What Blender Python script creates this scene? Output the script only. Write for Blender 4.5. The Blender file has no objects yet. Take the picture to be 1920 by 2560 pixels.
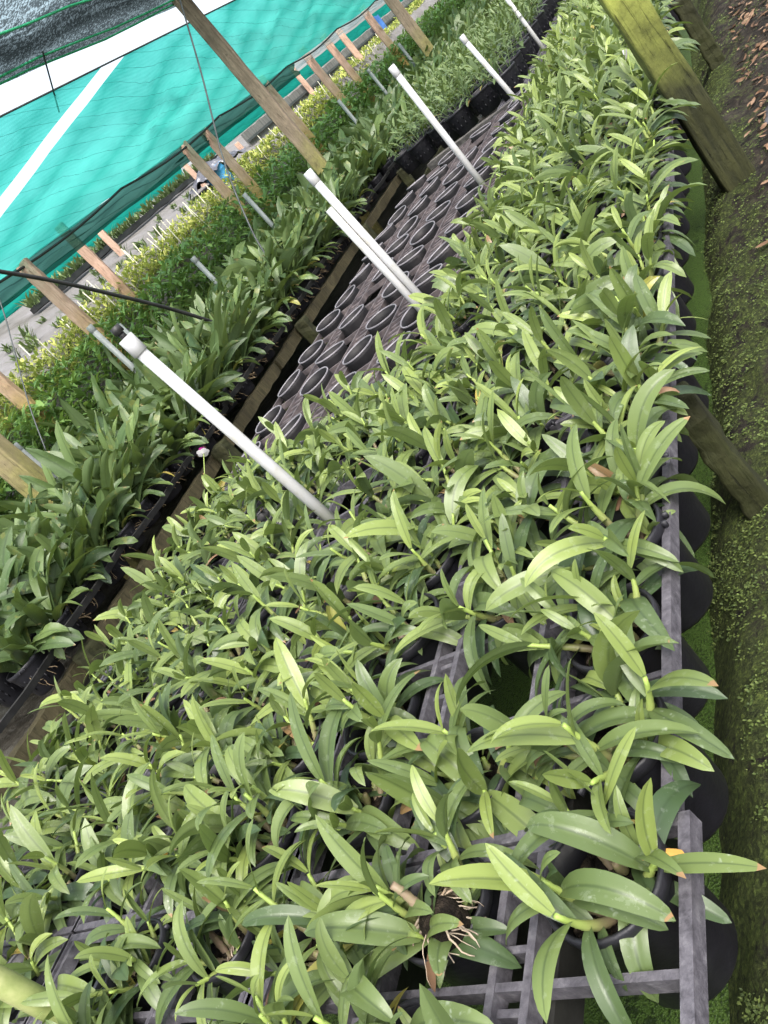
import bpy, math, random
from mathutils import Vector, Matrix
R = math.radians
SC = bpy.context.scene
COL = SC.collection
S = 0.75          # metres per layout unit
ZC = 1.65         # camera height in layout units

# ------------------------------------------------------------------ helpers
class MB:
    """collects geometry of ONE mesh object"""
    def __init__(self): self.v=[]; self.f=[]; self.uv=[]; self.age=[]; self.m=[]
    def vert(self,p,uv=(0,0),age=0.5):
        self.v.append(tuple(p)); self.uv.append(uv); self.age.append(age); return len(self.v)-1
    def face(self,ids,mi=0): self.f.append(tuple(ids)); self.m.append(mi)
    def box(self,c,s,rz=0,tilt=None,mi=0,age=0.5):
        M=Matrix.Rotation(rz,3,'Z')
        if tilt is not None: M=tilt@M
        b=len(self.v); c=Vector(c)
        for dz in(-.5,.5):
            for dx,dy in((-.5,-.5),(.5,-.5),(.5,.5),(-.5,.5)):
                self.vert(c+M@Vector((dx*s[0],dy*s[1],dz*s[2])),(dx+.5,dy+.5),age)
        for q in((3,2,1,0),(4,5,6,7),(0,1,5,4),(1,2,6,5),(2,3,7,6),(3,0,4,7)): self.face([b+i for i in q],mi)
    def bar(self,a,b,w,h,up=Vector((0,0,1)),mi=0,segs=1,wob=0,rng=None):
        a=Vector(a);b=Vector(b);d=(b-a).normalized();s=d.cross(up)
        if s.length<1e-4: s=d.cross(Vector((0,1,0)))
        s.normalize();u=s.cross(d)
        rings=[]
        for i in range(segs+1):
            p=a.lerp(b,i/segs)
            r=[]
            for x,y in((-.5,-.5),(.5,-.5),(.5,.5),(-.5,.5)):
                j=Vector((0,0,0)) if not wob else Vector([rng.uniform(-wob,wob) for _ in range(3)])
                r.append(self.vert(p+s*(x*w)+u*(y*h)+j,(x+.5,i/segs)))
            rings.append(r)
        for r0,r1 in zip(rings,rings[1:]):
            for k in range(4): self.face((r0[k],r0[(k+1)%4],r1[(k+1)%4],r1[k]),mi)
        self.face(rings[0][::-1],mi); self.face(rings[-1],mi)
    def tube(self,pts,rad,n=8,caps=True,mi=0,ages=None):
        pts=[Vector(p) for p in pts]
        if not isinstance(rad,(list,tuple)): rad=[rad]*len(pts)
        rings=[];ref=None
        for i,p in enumerate(pts):
            d=(pts[min(i+1,len(pts)-1)]-pts[max(i-1,0)])
            d=d.normalized() if d.length>1e-9 else Vector((0,0,1))
            if ref is None:
                ref=d.orthogonal().normalized()
            ref=(ref-d*ref.dot(d))
            if ref.length<1e-6: ref=d.orthogonal()
            ref.normalize(); o=d.cross(ref)
            r=[];ag=0.5 if ages is None else ages[i]
            for k in range(n):
                t=2*math.pi*k/n
                r.append(self.vert(p+(ref*math.cos(t)+o*math.sin(t))*rad[i],(k/n,i/max(1,len(pts)-1)),ag))
            rings.append(r)
        for r0,r1 in zip(rings,rings[1:]):
            for k in range(n): self.face((r0[k],r0[(k+1)%n],r1[(k+1)%n],r1[k]),mi)
        if caps: self.face(rings[0][::-1],mi); self.face(rings[-1],mi)
    def lathe(self,prof,n=24,c=(0,0,0),mi=0):
        rings=[]
        for r,z in prof:
            rings.append([self.vert((c[0]+r*math.cos(2*math.pi*k/n),c[1]+r*math.sin(2*math.pi*k/n),c[2]+z),(k/n,z)) for k in range(n)])
        for r0,r1 in zip(rings,rings[1:]):
            for k in range(n): self.face((r0[k],r0[(k+1)%n],r1[(k+1)%n],r1[k]),mi)
    def leaf(self,L):
        """L: dict b,t,n,len,w,droop,fold,age,ns,na,round,twist"""
        p=Vector(L['b']);t=Vector(L['t']).normalized();n=Vector(L['n']);n=(n-t*n.dot(t)).normalized()
        ns=L.get('ns',8);na=L.get('na',4);ln=L['len'];w=L['w'];rd=L.get('round',0);age=L['age']
        ds=ln/ns;rows=[];cx=L.get('cx',0);wv=L.get('wave',0)
        for i in range(ns+1):
            u=i/ns
            sh=(max(0,u)**.5)*((1-u)**(.62-.2*rd))*2.12
            sh=max(sh,.34*(1-u)**2)
            if u>=1: sh=0.02
            hw=w*.5*sh; s=t.cross(n).normalized()
            row=[]
            for k in range(na+1):
                x=-1+2*k/na
                off=s*(x*hw)+n*(abs(x)*hw*L['fold']-x*x*hw*cx+wv*w*.35*math.sin(u*9+x*2.2+age*20)*abs(x))
                row.append(self.vert(p+off,((x+1)/2,u),age))
            rows.append(row)
            t=(t+Vector((0,0,-1))*(L['droop']*(.45+1.1*u)/ns)+s*(L.get('bend',0)/ns)).normalized()
            n=(n-t*n.dot(t)).normalized()
            tw=L.get('twist',0)/ns
            if tw: n=Matrix.Rotation(tw,3,t)@n
            p=p+t*ds
        for r0,r1 in zip(rows,rows[1:]):
            for k in range(na): self.face((r0[k],r0[k+1],r1[k+1],r1[k]))
    def mesh(self,name,mats,smooth=True):
        me=bpy.data.meshes.new(name); me.from_pydata(self.v,[],self.f)
        ul=me.uv_layers.new(name='UVMap')
        li=[0]*len(me.loops); me.loops.foreach_get('vertex_index',li)
        flat=[]
        for i in li: flat.extend(self.uv[i])
        ul.data.foreach_set('uv',flat)
        at=me.attributes.new('age','FLOAT','POINT'); at.data.foreach_set('value',self.age)
        for m in (mats if isinstance(mats,(list,tuple)) else [mats]): me.materials.append(m)
        me.polygons.foreach_set('material_index',self.m)
        if smooth: me.polygons.foreach_set('use_smooth',[True]*len(me.polygons))
        me.update(); return me
    def obj(self,name,mats,parent=None,smooth=True,loc=(0,0,0),rz=0):
        o=bpy.data.objects.new(name,self.mesh(name,mats,smooth)); COL.objects.link(o)
        o.location=loc; o.rotation_euler=(0,0,rz)
        if parent: o.parent=parent
        return o
def mobj(name,me,parent=None,loc=(0,0,0),rz=0,sc=1):
    o=bpy.data.objects.new(name,me); COL.objects.link(o); o.location=loc; o.rotation_euler=(0,0,rz); o.scale=(sc,)*3
    if parent: o.parent=parent
    return o
def empty(name,loc=(0,0,0),rz=0,sc=1):
    o=bpy.data.objects.new(name,None); COL.objects.link(o); o.location=loc; o.rotation_euler=(0,0,rz); o.scale=(sc,)*3
    o.empty_display_size=.05; return o
def tag(o,label,cat,group=None):
    o['label']=label; o['category']=cat
    if group: o['group']=group
    return o
def kind(o,k): o['kind']=k; return o
KIDS={}
def copy_tree(o,parent=None):
    c=o.copy(); COL.objects.link(c); c.parent=parent
    for ch in list(o.children): copy_tree(ch,c)
    return c
ORD='first second third fourth fifth sixth seventh eighth ninth tenth eleventh twelfth thirteenth fourteenth fifteenth sixteenth seventeenth eighteenth nineteenth'.split()
TENS={2:'twenty',3:'thirty',4:'forty',5:'fifty',6:'sixty'}
TENTH={2:'twentieth',3:'thirtieth',4:'fortieth',5:'fiftieth',6:'sixtieth'}
def ordn(i):          # 1-based
    if i<20: return ORD[i-1]
    a,b=divmod(i,10)
    return TENTH[a] if b==0 else TENS[a]+'-'+ORD[b-1]

# camera maths, used only to decide what is inside the frame
def cam_axes(roll,pitch,yaw):
    cy,sy,cp,sp=math.cos(yaw),math.sin(yaw),math.cos(pitch),math.sin(pitch)
    fwd=Vector((sy*cp,cy*cp,-sp)); rt=Vector((cy,-sy,0)); up=rt.cross(fwd)
    return math.cos(roll)*rt+math.sin(roll)*up, -math.sin(roll)*rt+math.cos(roll)*up, fwd
CR,CU,CF=cam_axes(R(-45.13),R(20.686),R(-38.79))
def px(p):
    q=Vector((p[0],p[1],p[2]-ZC)); z=q.dot(CF)
    if z<=.05: return None
    return (960+2072*q.dot(CR)/z, 1280-2072*q.dot(CU)/z, z)
def inframe(p,m=0):
    q=px(p)
    return q is not None and -m<q[0]<1920+m and -m<q[1]<2560+m

# ------------------------------------------------------------------ materials
def newmat(name):
    m=bpy.data.materials.new(name); m.use_nodes=True; nt=m.node_tree; nt.nodes.clear()
    out=nt.nodes.new('ShaderNodeOutputMaterial'); return m,nt,out
def N(nt,t,**kw):
    n=nt.nodes.new(t)
    for k,v in kw.items():
        if k in n.inputs: n.inputs[k].default_value=v
        else: setattr(n,k,v)
    return n
def ramp(nt,fac,stops,interp='LINEAR'):
    r=nt.nodes.new('ShaderNodeValToRGB'); r.color_ramp.interpolation=interp; e=r.color_ramp.elements
    while len(e)<len(stops): e.new(.5)
    for el,(p,c) in zip(e,stops): el.position=p; el.color=(c[0],c[1],c[2],1) if not isinstance(c,(int,float)) else (c,c,c,1)
    nt.links.new(fac,r.inputs[0]); return r.outputs[0]
def mix(nt,fac,a,b,mode='MIX'):
    m=nt.nodes.new('ShaderNodeMix'); m.data_type='RGBA'; m.blend_type=mode
    for s,v in((m.inputs[0],fac),(m.inputs[6],a),(m.inputs[7],b)):
        if hasattr(v,'is_linked'): nt.links.new(v,s)
        elif isinstance(v,(int,float)): s.default_value=v
        else: s.default_value=(v[0],v[1],v[2],1)
    return m.outputs[2]
def math_(nt,op,a,b=0.0,c=None):
    m=nt.nodes.new('ShaderNodeMath'); m.operation=op
    for s,v in zip(m.inputs,(a,b,c)):
        if v is None: continue
        if hasattr(v,'is_linked'): nt.links.new(v,s)
        else: s.default_value=v
    return m.outputs[0]
def coord(nt,kind_='Object',scale=(1,1,1),rot=(0,0,0)):
    tc=nt.nodes.new('ShaderNodeTexCoord'); mp=nt.nodes.new('ShaderNodeMapping')
    mp.inputs['Scale'].default_value=scale; mp.inputs['Rotation'].default_value=rot
    nt.links.new(tc.outputs[kind_],mp.inputs[0]); return mp.outputs[0]
def noise(nt,vec,scale,detail=4,rough=.55,dist=0):
    n=N(nt,'ShaderNodeTexNoise'); n.inputs['Scale'].default_value=scale; n.inputs['Detail'].default_value=detail
    n.inputs['Roughness'].default_value=rough; n.inputs['Distortion'].default_value=dist
    if vec is not None: nt.links.new(vec,n.inputs['Vector'])
    return n.outputs[0]
def voro(nt,vec,scale,feature='F1',out='Distance'):
    n=N(nt,'ShaderNodeTexVoronoi'); n.feature=feature; n.inputs['Scale'].default_value=scale
    if vec is not None: nt.links.new(vec,n.inputs['Vector'])
    return n.outputs[out]
def principled(nt,out,color,rough=.5,spec=.5,bump=None,bs=.3,bd=.01):
    p=nt.nodes.new('ShaderNodeBsdfPrincipled')
    for s,v in((p.inputs['Base Color'],color),(p.inputs['Roughness'],rough)):
        if hasattr(v,'is_linked'): nt.links.new(v,s)
        elif isinstance(v,(int,float)): s.default_value=v
        else: s.default_value=(v[0],v[1],v[2],1)
    p.inputs['Specular IOR Level'].default_value=spec
    if bump is not None:
        b=nt.nodes.new('ShaderNodeBump'); b.inputs['Strength'].default_value=bs; b.inputs['Distance'].default_value=bd
        nt.links.new(bump,b.inputs['Height']); nt.links.new(b.outputs[0],p.inputs['Normal'])
    if out is not None: nt.links.new(p.outputs[0],out.inputs[0])
    return p

def leaf_mat(name,old,mid,young,spots=.5,transl=.25,rough=.38,vein=1.0,yellowing=.0):
    m,nt,out=newmat(name)
    at=N(nt,'ShaderNodeAttribute',attribute_name='age'); oi=N(nt,'ShaderNodeObjectInfo')
    uvn=nt.nodes.new('ShaderNodeTexCoord'); sep=nt.nodes.new('ShaderNodeSeparateXYZ'); nt.links.new(uvn.outputs['UV'],sep.inputs[0])
    ov=coord(nt,'Object')
    a=math_(nt,'ADD',at.outputs['Fac'],math_(nt,'MULTIPLY',math_(nt,'SUBTRACT',oi.outputs['Random'],.5),.3))
    a=math_(nt,'ADD',a,math_(nt,'MULTIPLY',math_(nt,'SUBTRACT',noise(nt,ov,9,3),.5),.35))
    col=ramp(nt,math_(nt,'MULTIPLY',a,.6),[(0.0,old),(.3,mid),(.6,young),(.74,tuple(x*1.05 for x in young)),(.90,(.38,.31,.07)),(1.0,(.26,.16,.08))])
    # parallel veins and the dark midrib crease
    u=sep.outputs[0]
    cu=math_(nt,'ABSOLUTE',math_(nt,'SUBTRACT',u,.5))
    vn=noise(nt,coord(nt,'UV',(34,1.1,1)),1.0,3,.6); wv=math_(nt,'MULTIPLY',math_(nt,'SUBTRACT',vn,.5),4.0)
    col=mix(nt,math_(nt,'MULTIPLY',math_(nt,'ADD',wv,1.0),.06*vein),col,(.16,.22,.07))
    mid_=ramp(nt,cu,[(.0,1.0),(.03,.75),(.075,0.0)])
    col=mix(nt,math_(nt,'MULTIPLY',mid_,.6*min(1,vein*2)),col,tuple(c*.55 for c in old))
    # whitish hard-water deposit and blemish flecks
    nz=noise(nt,ov,19,2); dv=nt.nodes.new('ShaderNodeVectorMath'); dv.operation='MULTIPLY_ADD'
    nn=N(nt,'ShaderNodeTexNoise'); nn.inputs['Scale'].default_value=140; nt.links.new(ov,nn.inputs['Vector'])
    nt.links.new(nn.outputs['Color'],dv.inputs[0]); dv.inputs[1].default_value=(.010,.010,.010); nt.links.new(ov,dv.inputs[2])
    v=voro(nt,dv.outputs[0],105)
    sp=math_(nt,'MULTIPLY',ramp(nt,v,[(.12,.75),(.34,0.0)]),ramp(nt,nz,[(.56,0.0),(.66,1.0)]))
    film=math_(nt,'MULTIPLY',math_(nt,'GREATER_THAN',noise(nt,ov,55,5,.7),.6),.14)
    col=mix(nt,math_(nt,'MULTIPLY',math_(nt,'MAXIMUM',math_(nt,'MULTIPLY',sp,.8),film),spots),col,(.52,.58,.46))
    tipf=math_(nt,'MULTIPLY',math_(nt,'GREATER_THAN',math_(nt,'ADD',sep.outputs[1],math_(nt,'MULTIPLY',noise(nt,ov,70,2),.10)),.985),math_(nt,'GREATER_THAN',noise(nt,ov,7.7,1),.63))
    col=mix(nt,math_(nt,'MULTIPLY',tipf,min(1,spots*1.5)),col,(.30,.19,.09))
    if yellowing:
        col=mix(nt,math_(nt,'MULTIPLY',math_(nt,'GREATER_THAN',noise(nt,ov,14,3),.63),yellowing),col,(.30,.27,.05))
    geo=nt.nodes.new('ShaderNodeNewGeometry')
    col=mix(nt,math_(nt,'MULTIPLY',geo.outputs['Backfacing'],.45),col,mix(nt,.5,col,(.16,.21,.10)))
    bump=math_(nt,'ADD',math_(nt,'MULTIPLY',wv,.15*vein),math_(nt,'MULTIPLY',noise(nt,ov,60,2),1.0))
    p=principled(nt,None,col,rough,.5,bump,.25,.002)
    tr=nt.nodes.new('ShaderNodeBsdfTranslucent'); nt.links.new(mix(nt,.6,col,(.20,.30,.03)),tr.inputs[0])
    mx=nt.nodes.new('ShaderNodeMixShader'); mx.inputs[0].default_value=transl
    nt.links.new(p.outputs[0],mx.inputs[1]); nt.links.new(tr.outputs[0],mx.inputs[2]); nt.links.new(mx.outputs[0],out.inputs[0])
    return m
M={}
M['leaf']=leaf_mat('dendrobium_leaf',(.048,.083,.037),(.140,.192,.062),(.265,.332,.084),.7,.25,.36,.45)
M['broad']=leaf_mat('broad_leaf',(.030,.060,.022),(.076,.124,.042),(.165,.23,.07),.35,.2,.45,.4,.25)
M['small']=leaf_mat('small_leaf',(.05,.085,.03),(.095,.145,.052),(.16,.22,.075),.3,.2,.5,.3)
M['weed']=leaf_mat('weed_leaf',(.07,.15,.04),(.14,.26,.07),(.23,.37,.10),.1,.35,.5,.2)
M['yellow']=leaf_mat('yellow_spray',(.26,.36,.07),(.46,.50,.12),(.64,.62,.19),.0,.4,.6,.0)
def cane_mat():
    m,nt,out=newmat('cane'); at=N(nt,'ShaderNodeAttribute',attribute_name='age'); ov=coord(nt)
    a=math_(nt,'ADD',at.outputs['Fac'],math_(nt,'MULTIPLY',math_(nt,'SUBTRACT',noise(nt,ov,25,3),.5),.3))
    c=ramp(nt,a,[(0,(.20,.145,.10)),(.35,(.17,.17,.07)),(.6,(.21,.26,.07)),(1,(.26,.36,.08))])
    principled(nt,out,c,.5,.4,noise(nt,ov,80,3),.3,.003); return m
M['cane']=cane_mat()
def simple(name,stops,scale=8,rough=.6,spec=.4,detail=5,bs=.3,bd=.004,stretch=(1,1,1),rstops=None,dist=0):
    m,nt,out=newmat(name); v=coord(nt,'Object',stretch); n=noise(nt,v,scale,detail,.6,dist)
    c=ramp(nt,n,stops); rg=rough if rstops is None else ramp(nt,n,rstops)
    principled(nt,out,c,rg,spec,noise(nt,v,scale*4,4),bs,bd); return m
M['pot']=simple('black_pot_plastic',[(.3,(.004,.004,.006)),(.6,(.008,.008,.011)),(.85,(.022,.022,.026))],14,.48,.35)
M['rim']=simple('pot_rim_plastic',[(.3,(.009,.009,.012)),(.7,(.028,.028,.034))],20,.45,.4)
M['dustpot']=simple('dusty_pot_plastic',[(.3,(.004,.004,.005)),(.55,(.010,.009,.010)),(.82,(.05,.044,.045))],9,.6,.3)
M['dustrim']=simple('dusty_rim_plastic',[(.3,(.11,.105,.115)),(.7,(.24,.225,.245))],20,.5,.5)
M['mix']=simple('bark_mix',[(.3,(.003,.0025,.002)),(.5,(.014,.010,.007)),(.72,(.055,.042,.03))],45,.9,.2,4,1,.01)
M['root']=simple('orchid_root',[(.3,(.26,.19,.13)),(.7,(.52,.44,.35))],30,.8,.2)
M['rootbrown']=simple('brown_root',[(.3,(.10,.07,.04)),(.7,(.30,.23,.14))],30,.85,.2)
M['tray']=simple('grey_tray_plastic',[(.25,(.03,.029,.034)),(.42,(.072,.068,.080)),(.58,(.105,.10,.115)),(.78,(.19,.185,.20))],70,.6,.35,9,.4,.003)
M['traydust']=simple('dusty_tray_plastic',[(.25,(.03,.026,.028)),(.45,(.078,.066,.069)),(.62,(.12,.10,.10)),(.8,(.21,.18,.175))],18,.65,.3,8)
M['strut']=simple('dark_strut',[(.3,(.008,.008,.008)),(.7,(.03,.03,.027))],14,.6,.4)
def pvc_mat():
    m,nt,out=newmat('white_pvc'); v=coord(nt,'Object'); sep=nt.nodes.new('ShaderNodeSeparateXYZ'); nt.links.new(v,sep.inputs[0])
    n=noise(nt,v,14,5,.65)
    c=ramp(nt,n,[(.35,(.45,.455,.475)),(.56,(.41,.41,.40)),(.70,(.34,.33,.27)),(.85,(.24,.22,.14))])
    # algae climbing from the foot of each pipe (object space: z = 0 at the foot)
    h=math_(nt,'ADD',math_(nt,'MULTIPLY',sep.outputs[2],3.2),math_(nt,'MULTIPLY',math_(nt,'SUBTRACT',n,.5),.9))
    al=ramp(nt,h,[(.15,1.0),(.95,0.0)])
    c=mix(nt,al,c,ramp(nt,noise(nt,v,30,4),[(.3,(.10,.15,.03)),(.7,(.32,.36,.12))]))
    principled(nt,out,c,.35,.5,noise(nt,v,50,3),.1,.002); return m
M['pvc']=pvc_mat()
M['greypipe']=simple('grey_pipe',[(.3,(.13,.15,.145)),(.7,(.25,.27,.26))],12,.5,.4)
M['stake']=simple('white_stake',[(.3,(.38,.37,.27)),(.7,(.60,.58,.48))],10,.6,.3)
def wood_mat(name,lo,hi,alga,topmix,zscale=1.0,z0=0.0,rev=False):
    m,nt,out=newmat(name); v=coord(nt,'Object'); vs=coord(nt,'Object',(6,6,.7))
    sep=nt.nodes.new('ShaderNodeSeparateXYZ'); nt.links.new(v,sep.inputs[0])
    g=noise(nt,vs,7,6,.65,.6); c=ramp(nt,g,[(.3,lo),(.7,hi)])
    k=math_(nt,'ADD',math_(nt,'MULTIPLY',math_(nt,'SUBTRACT',sep.outputs[2],z0),zscale),math_(nt,'MULTIPLY',math_(nt,'SUBTRACT',noise(nt,v,5,4),.5),.9))
    f=ramp(nt,k,[(.2,1.0),(.8,0.0)] if not rev else [(.2,0.0),(.8,1.0)])
    ac=ramp(nt,noise(nt,v,16,5,.7),[(.3,tuple(x*.45 for x in alga)),(.65,alga)])
    c=mix(nt,math_(nt,'MULTIPLY',f,topmix),c,ac)
    ck=ramp(nt,noise(nt,coord(nt,'Object',(14,14,.6)),6,5,.7,.8),[(.60,0.0),(.66,1.0)])
    c=mix(nt,math_(nt,'MULTIPLY',ck,.6),c,tuple(x*.3 for x in lo))
    kn=ramp(nt,voro(nt,coord(nt,'Object',(1,1,.35)),7),[(.05,1.0),(.16,0.0)])
    c=mix(nt,math_(nt,'MULTIPLY',kn,.5),c,tuple(x*.4 for x in lo))
    st=ramp(nt,noise(nt,v,3.2,4,.7),[(.5,0.0),(.7,.45)])
    c=mix(nt,st,c,tuple(x*.5 for x in lo))
    h=math_(nt,'SUBTRACT',math_(nt,'ADD',g,math_(nt,'MULTIPLY',noise(nt,v,40,4),.5)),math_(nt,'MULTIPLY',ck,1.0))
    principled(nt,out,c,.8,.3,h,.6,.012); return m
M['freshpost']=wood_mat('orange_timber',(.38,.235,.165),(.58,.40,.31),(.42,.31,.07),.85,1.6,.38)
M['oldpost']=wood_mat('weathered_timber',(.17,.13,.092),(.34,.265,.19),(.27,.26,.07),.8,1.6,.95)
M['limepost']=wood_mat('lime_algae_timber',(.012,.014,.005),(.042,.044,.014),(.36,.40,.085),.95,1.15,.42,True)
M['darkpost']=wood_mat('dark_mossy_timber',(.012,.012,.006),(.042,.038,.020),(.030,.036,.008),.7,1.0,.2)
M['beam']=wood_mat('old_beam',(.03,.023,.013),(.115,.088,.05),(.035,.038,.012),.5,2.0,.0)
M['plank']=simple('grey_plank',[(.3,(.045,.042,.04)),(.7,(.14,.13,.12))],6,.8,.2,6,.6,.01,(1,6,6))
M['strap']=simple('black_strap',[(.3,(.012,.012,.013)),(.55,(.028,.028,.028)),(.8,(.085,.08,.074))],9,.55,.4)
M['hose']=simple('black_hose',[(.3,(.012,.012,.012)),(.7,(.03,.03,.03))],9,.5,.4)
M['wire']=simple('grey_wire',[(.3,(.03,.035,.035)),(.7,(.07,.08,.08))],9,.5,.4)
M['blue']=simple('blue_plastic',[(.3,(.02,.16,.36)),(.7,(.07,.34,.62))],5,.4,.5)
M['navy']=simple('navy_plastic',[(.3,(.008,.02,.05)),(.7,(.02,.06,.12))],5,.4,.5)
M['bag']=simple('dark_plastic_sheet',[(.35,(.03,.03,.035)),(.6,(.12,.12,.14)),(.72,(.6,.6,.62))],5,.3,.6)
M['deadleaf']=simple('dead_leaf',[(.3,(.05,.028,.015)),(.5,(.14,.08,.045)),(.75,(.30,.21,.14))],12,.7,.3)
M['petal']=simple('pink_white_petal',[(.3,(.75,.72,.75)),(.7,(.85,.8,.84))],12,.5,.3)
M['lip']=simple('magenta_lip',[(.3,(.35,.01,.2)),(.7,(.55,.04,.34))],12,.5,.3)
M['orange']=simple('orange_dying_leaf',[(.3,(.50,.22,.05)),(.7,(.62,.40,.09))],12,.6,.3)
def duckweed_mat():
    m,nt,out=newmat('duckweed_water'); v=coord(nt,'Object')
    d=N(nt,'ShaderNodeTexVoronoi'); d.inputs['Scale'].default_value=260; nt.links.new(v,d.inputs['Vector'])
    big=noise(nt,v,3,4,.6); fine=noise(nt,v,24,4,.7)
    c=ramp(nt,d.outputs['Color'],[(.0,(.036,.072,.012)),(.5,(.050,.092,.016)),(1.0,(.068,.115,.024))])
    gap=math_(nt,'GREATER_THAN',d.outputs['Distance'],.66)
    hole=math_(nt,'GREATER_THAN',math_(nt,'ADD',math_(nt,'MULTIPLY',fine,.6),math_(nt,'MULTIPLY',big,.4)),.61)
    c=mix(nt,math_(nt,'MAXIMUM',math_(nt,'MULTIPLY',gap,.8),math_(nt,'MULTIPLY',hole,.85)),c,(.012,.022,.006))
    principled(nt,out,c,.45,.4,d.outputs['Distance'],.5,.004); return m
M['duckweed']=duckweed_mat()
def bank_mat():
    m,nt,out=newmat('mossy_bank'); v=coord(nt,'Object'); vd=coord(nt,'Object',(1,.6,1))
    big=noise(nt,vd,4.5,6,.7,.4); med=noise(nt,v,19,7,.72,.3); fine=noise(nt,v,130,4,.75)
    soil=ramp(nt,med,[(.32,(.007,.006,.005)),(.5,(.036,.029,.021)),(.7,(.11,.09,.068))])
    moss=ramp(nt,fine,[(.28,(.018,.030,.006)),(.5,(.060,.085,.018)),(.72,(.13,.165,.04))])
    k=math_(nt,'ADD',math_(nt,'MULTIPLY',big,.55),math_(nt,'MULTIPLY',med,.45))
    sx=nt.nodes.new('ShaderNodeSeparateXYZ'); nt.links.new(v,sx.inputs[0])
    k=math_(nt,'SUBTRACT',k,math_(nt,'MINIMUM',.16,math_(nt,'MAXIMUM',0.0,math_(nt,'MULTIPLY',math_(nt,'ADD',sx.outputs[0],.42),.45))))
    k=math_(nt,'ADD',k,math_(nt,'MULTIPLY',.075,math_(nt,'MINIMUM',1.0,math_(nt,'MAXIMUM',0.0,math_(nt,'MULTIPLY',math_(nt,'SUBTRACT',-.46,sx.outputs[0]),7.0)))))
    f=ramp(nt,k,[(.455,0.0),(.51,.8),(.62,1.0)])
    sk=ramp(nt,voro(nt,v,110,'F1','Color'),[(0,(.45,.45,.45)),(.6,(1,1,1)),(1,(1.9,1.9,1.7))])
    c=mix(nt,f,soil,mix(nt,1.0,moss,sk,'MULTIPLY'))
    hgt=math_(nt,'ADD',math_(nt,'MULTIPLY',fine,.8),math_(nt,'MULTIPLY',med,1.4))
    principled(nt,out,c,.85,.25,hgt,1.0,.035); return m
M['bank']=bank_mat()
M['moss']=leaf_mat('moss_frond',(.03,.05,.010),(.075,.11,.024),(.13,.17,.04),.0,.2,.7,0)
M['mud']=simple('wet_mud',[(.3,(.014,.013,.011)),(.5,(.04,.036,.028)),(.65,(.085,.083,.07)),(.8,(.15,.155,.15))],7,.5,.5,8,.9,.03,(1,.45,1),[(.3,.35),(.7,.8)])
M['mat']=simple('pale_ground_sheet',[(.25,(.07,.065,.05)),(.42,(.15,.143,.135)),(.62,(.195,.188,.188)),(.85,(.11,.10,.08))],1.6,.8,.2,7,.6,.05)
M['blackmat']=simple('black_weed_mat',[(.3,(.018,.018,.02)),(.55,(.05,.05,.058)),(.75,(.16,.16,.18))],6,.5,.4,6,.8,.02,(1,.3,1))
M['fence']=simple('grey_board',[(.3,(.09,.09,.085)),(.7,(.20,.20,.19))],5,.8,.2,5,.5,.02,(4,4,.3))
M['tarp']=simple('blue_tarp',[(.3,(.03,.10,.35)),(.7,(.08,.22,.6))],5,.5,.4)

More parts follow.
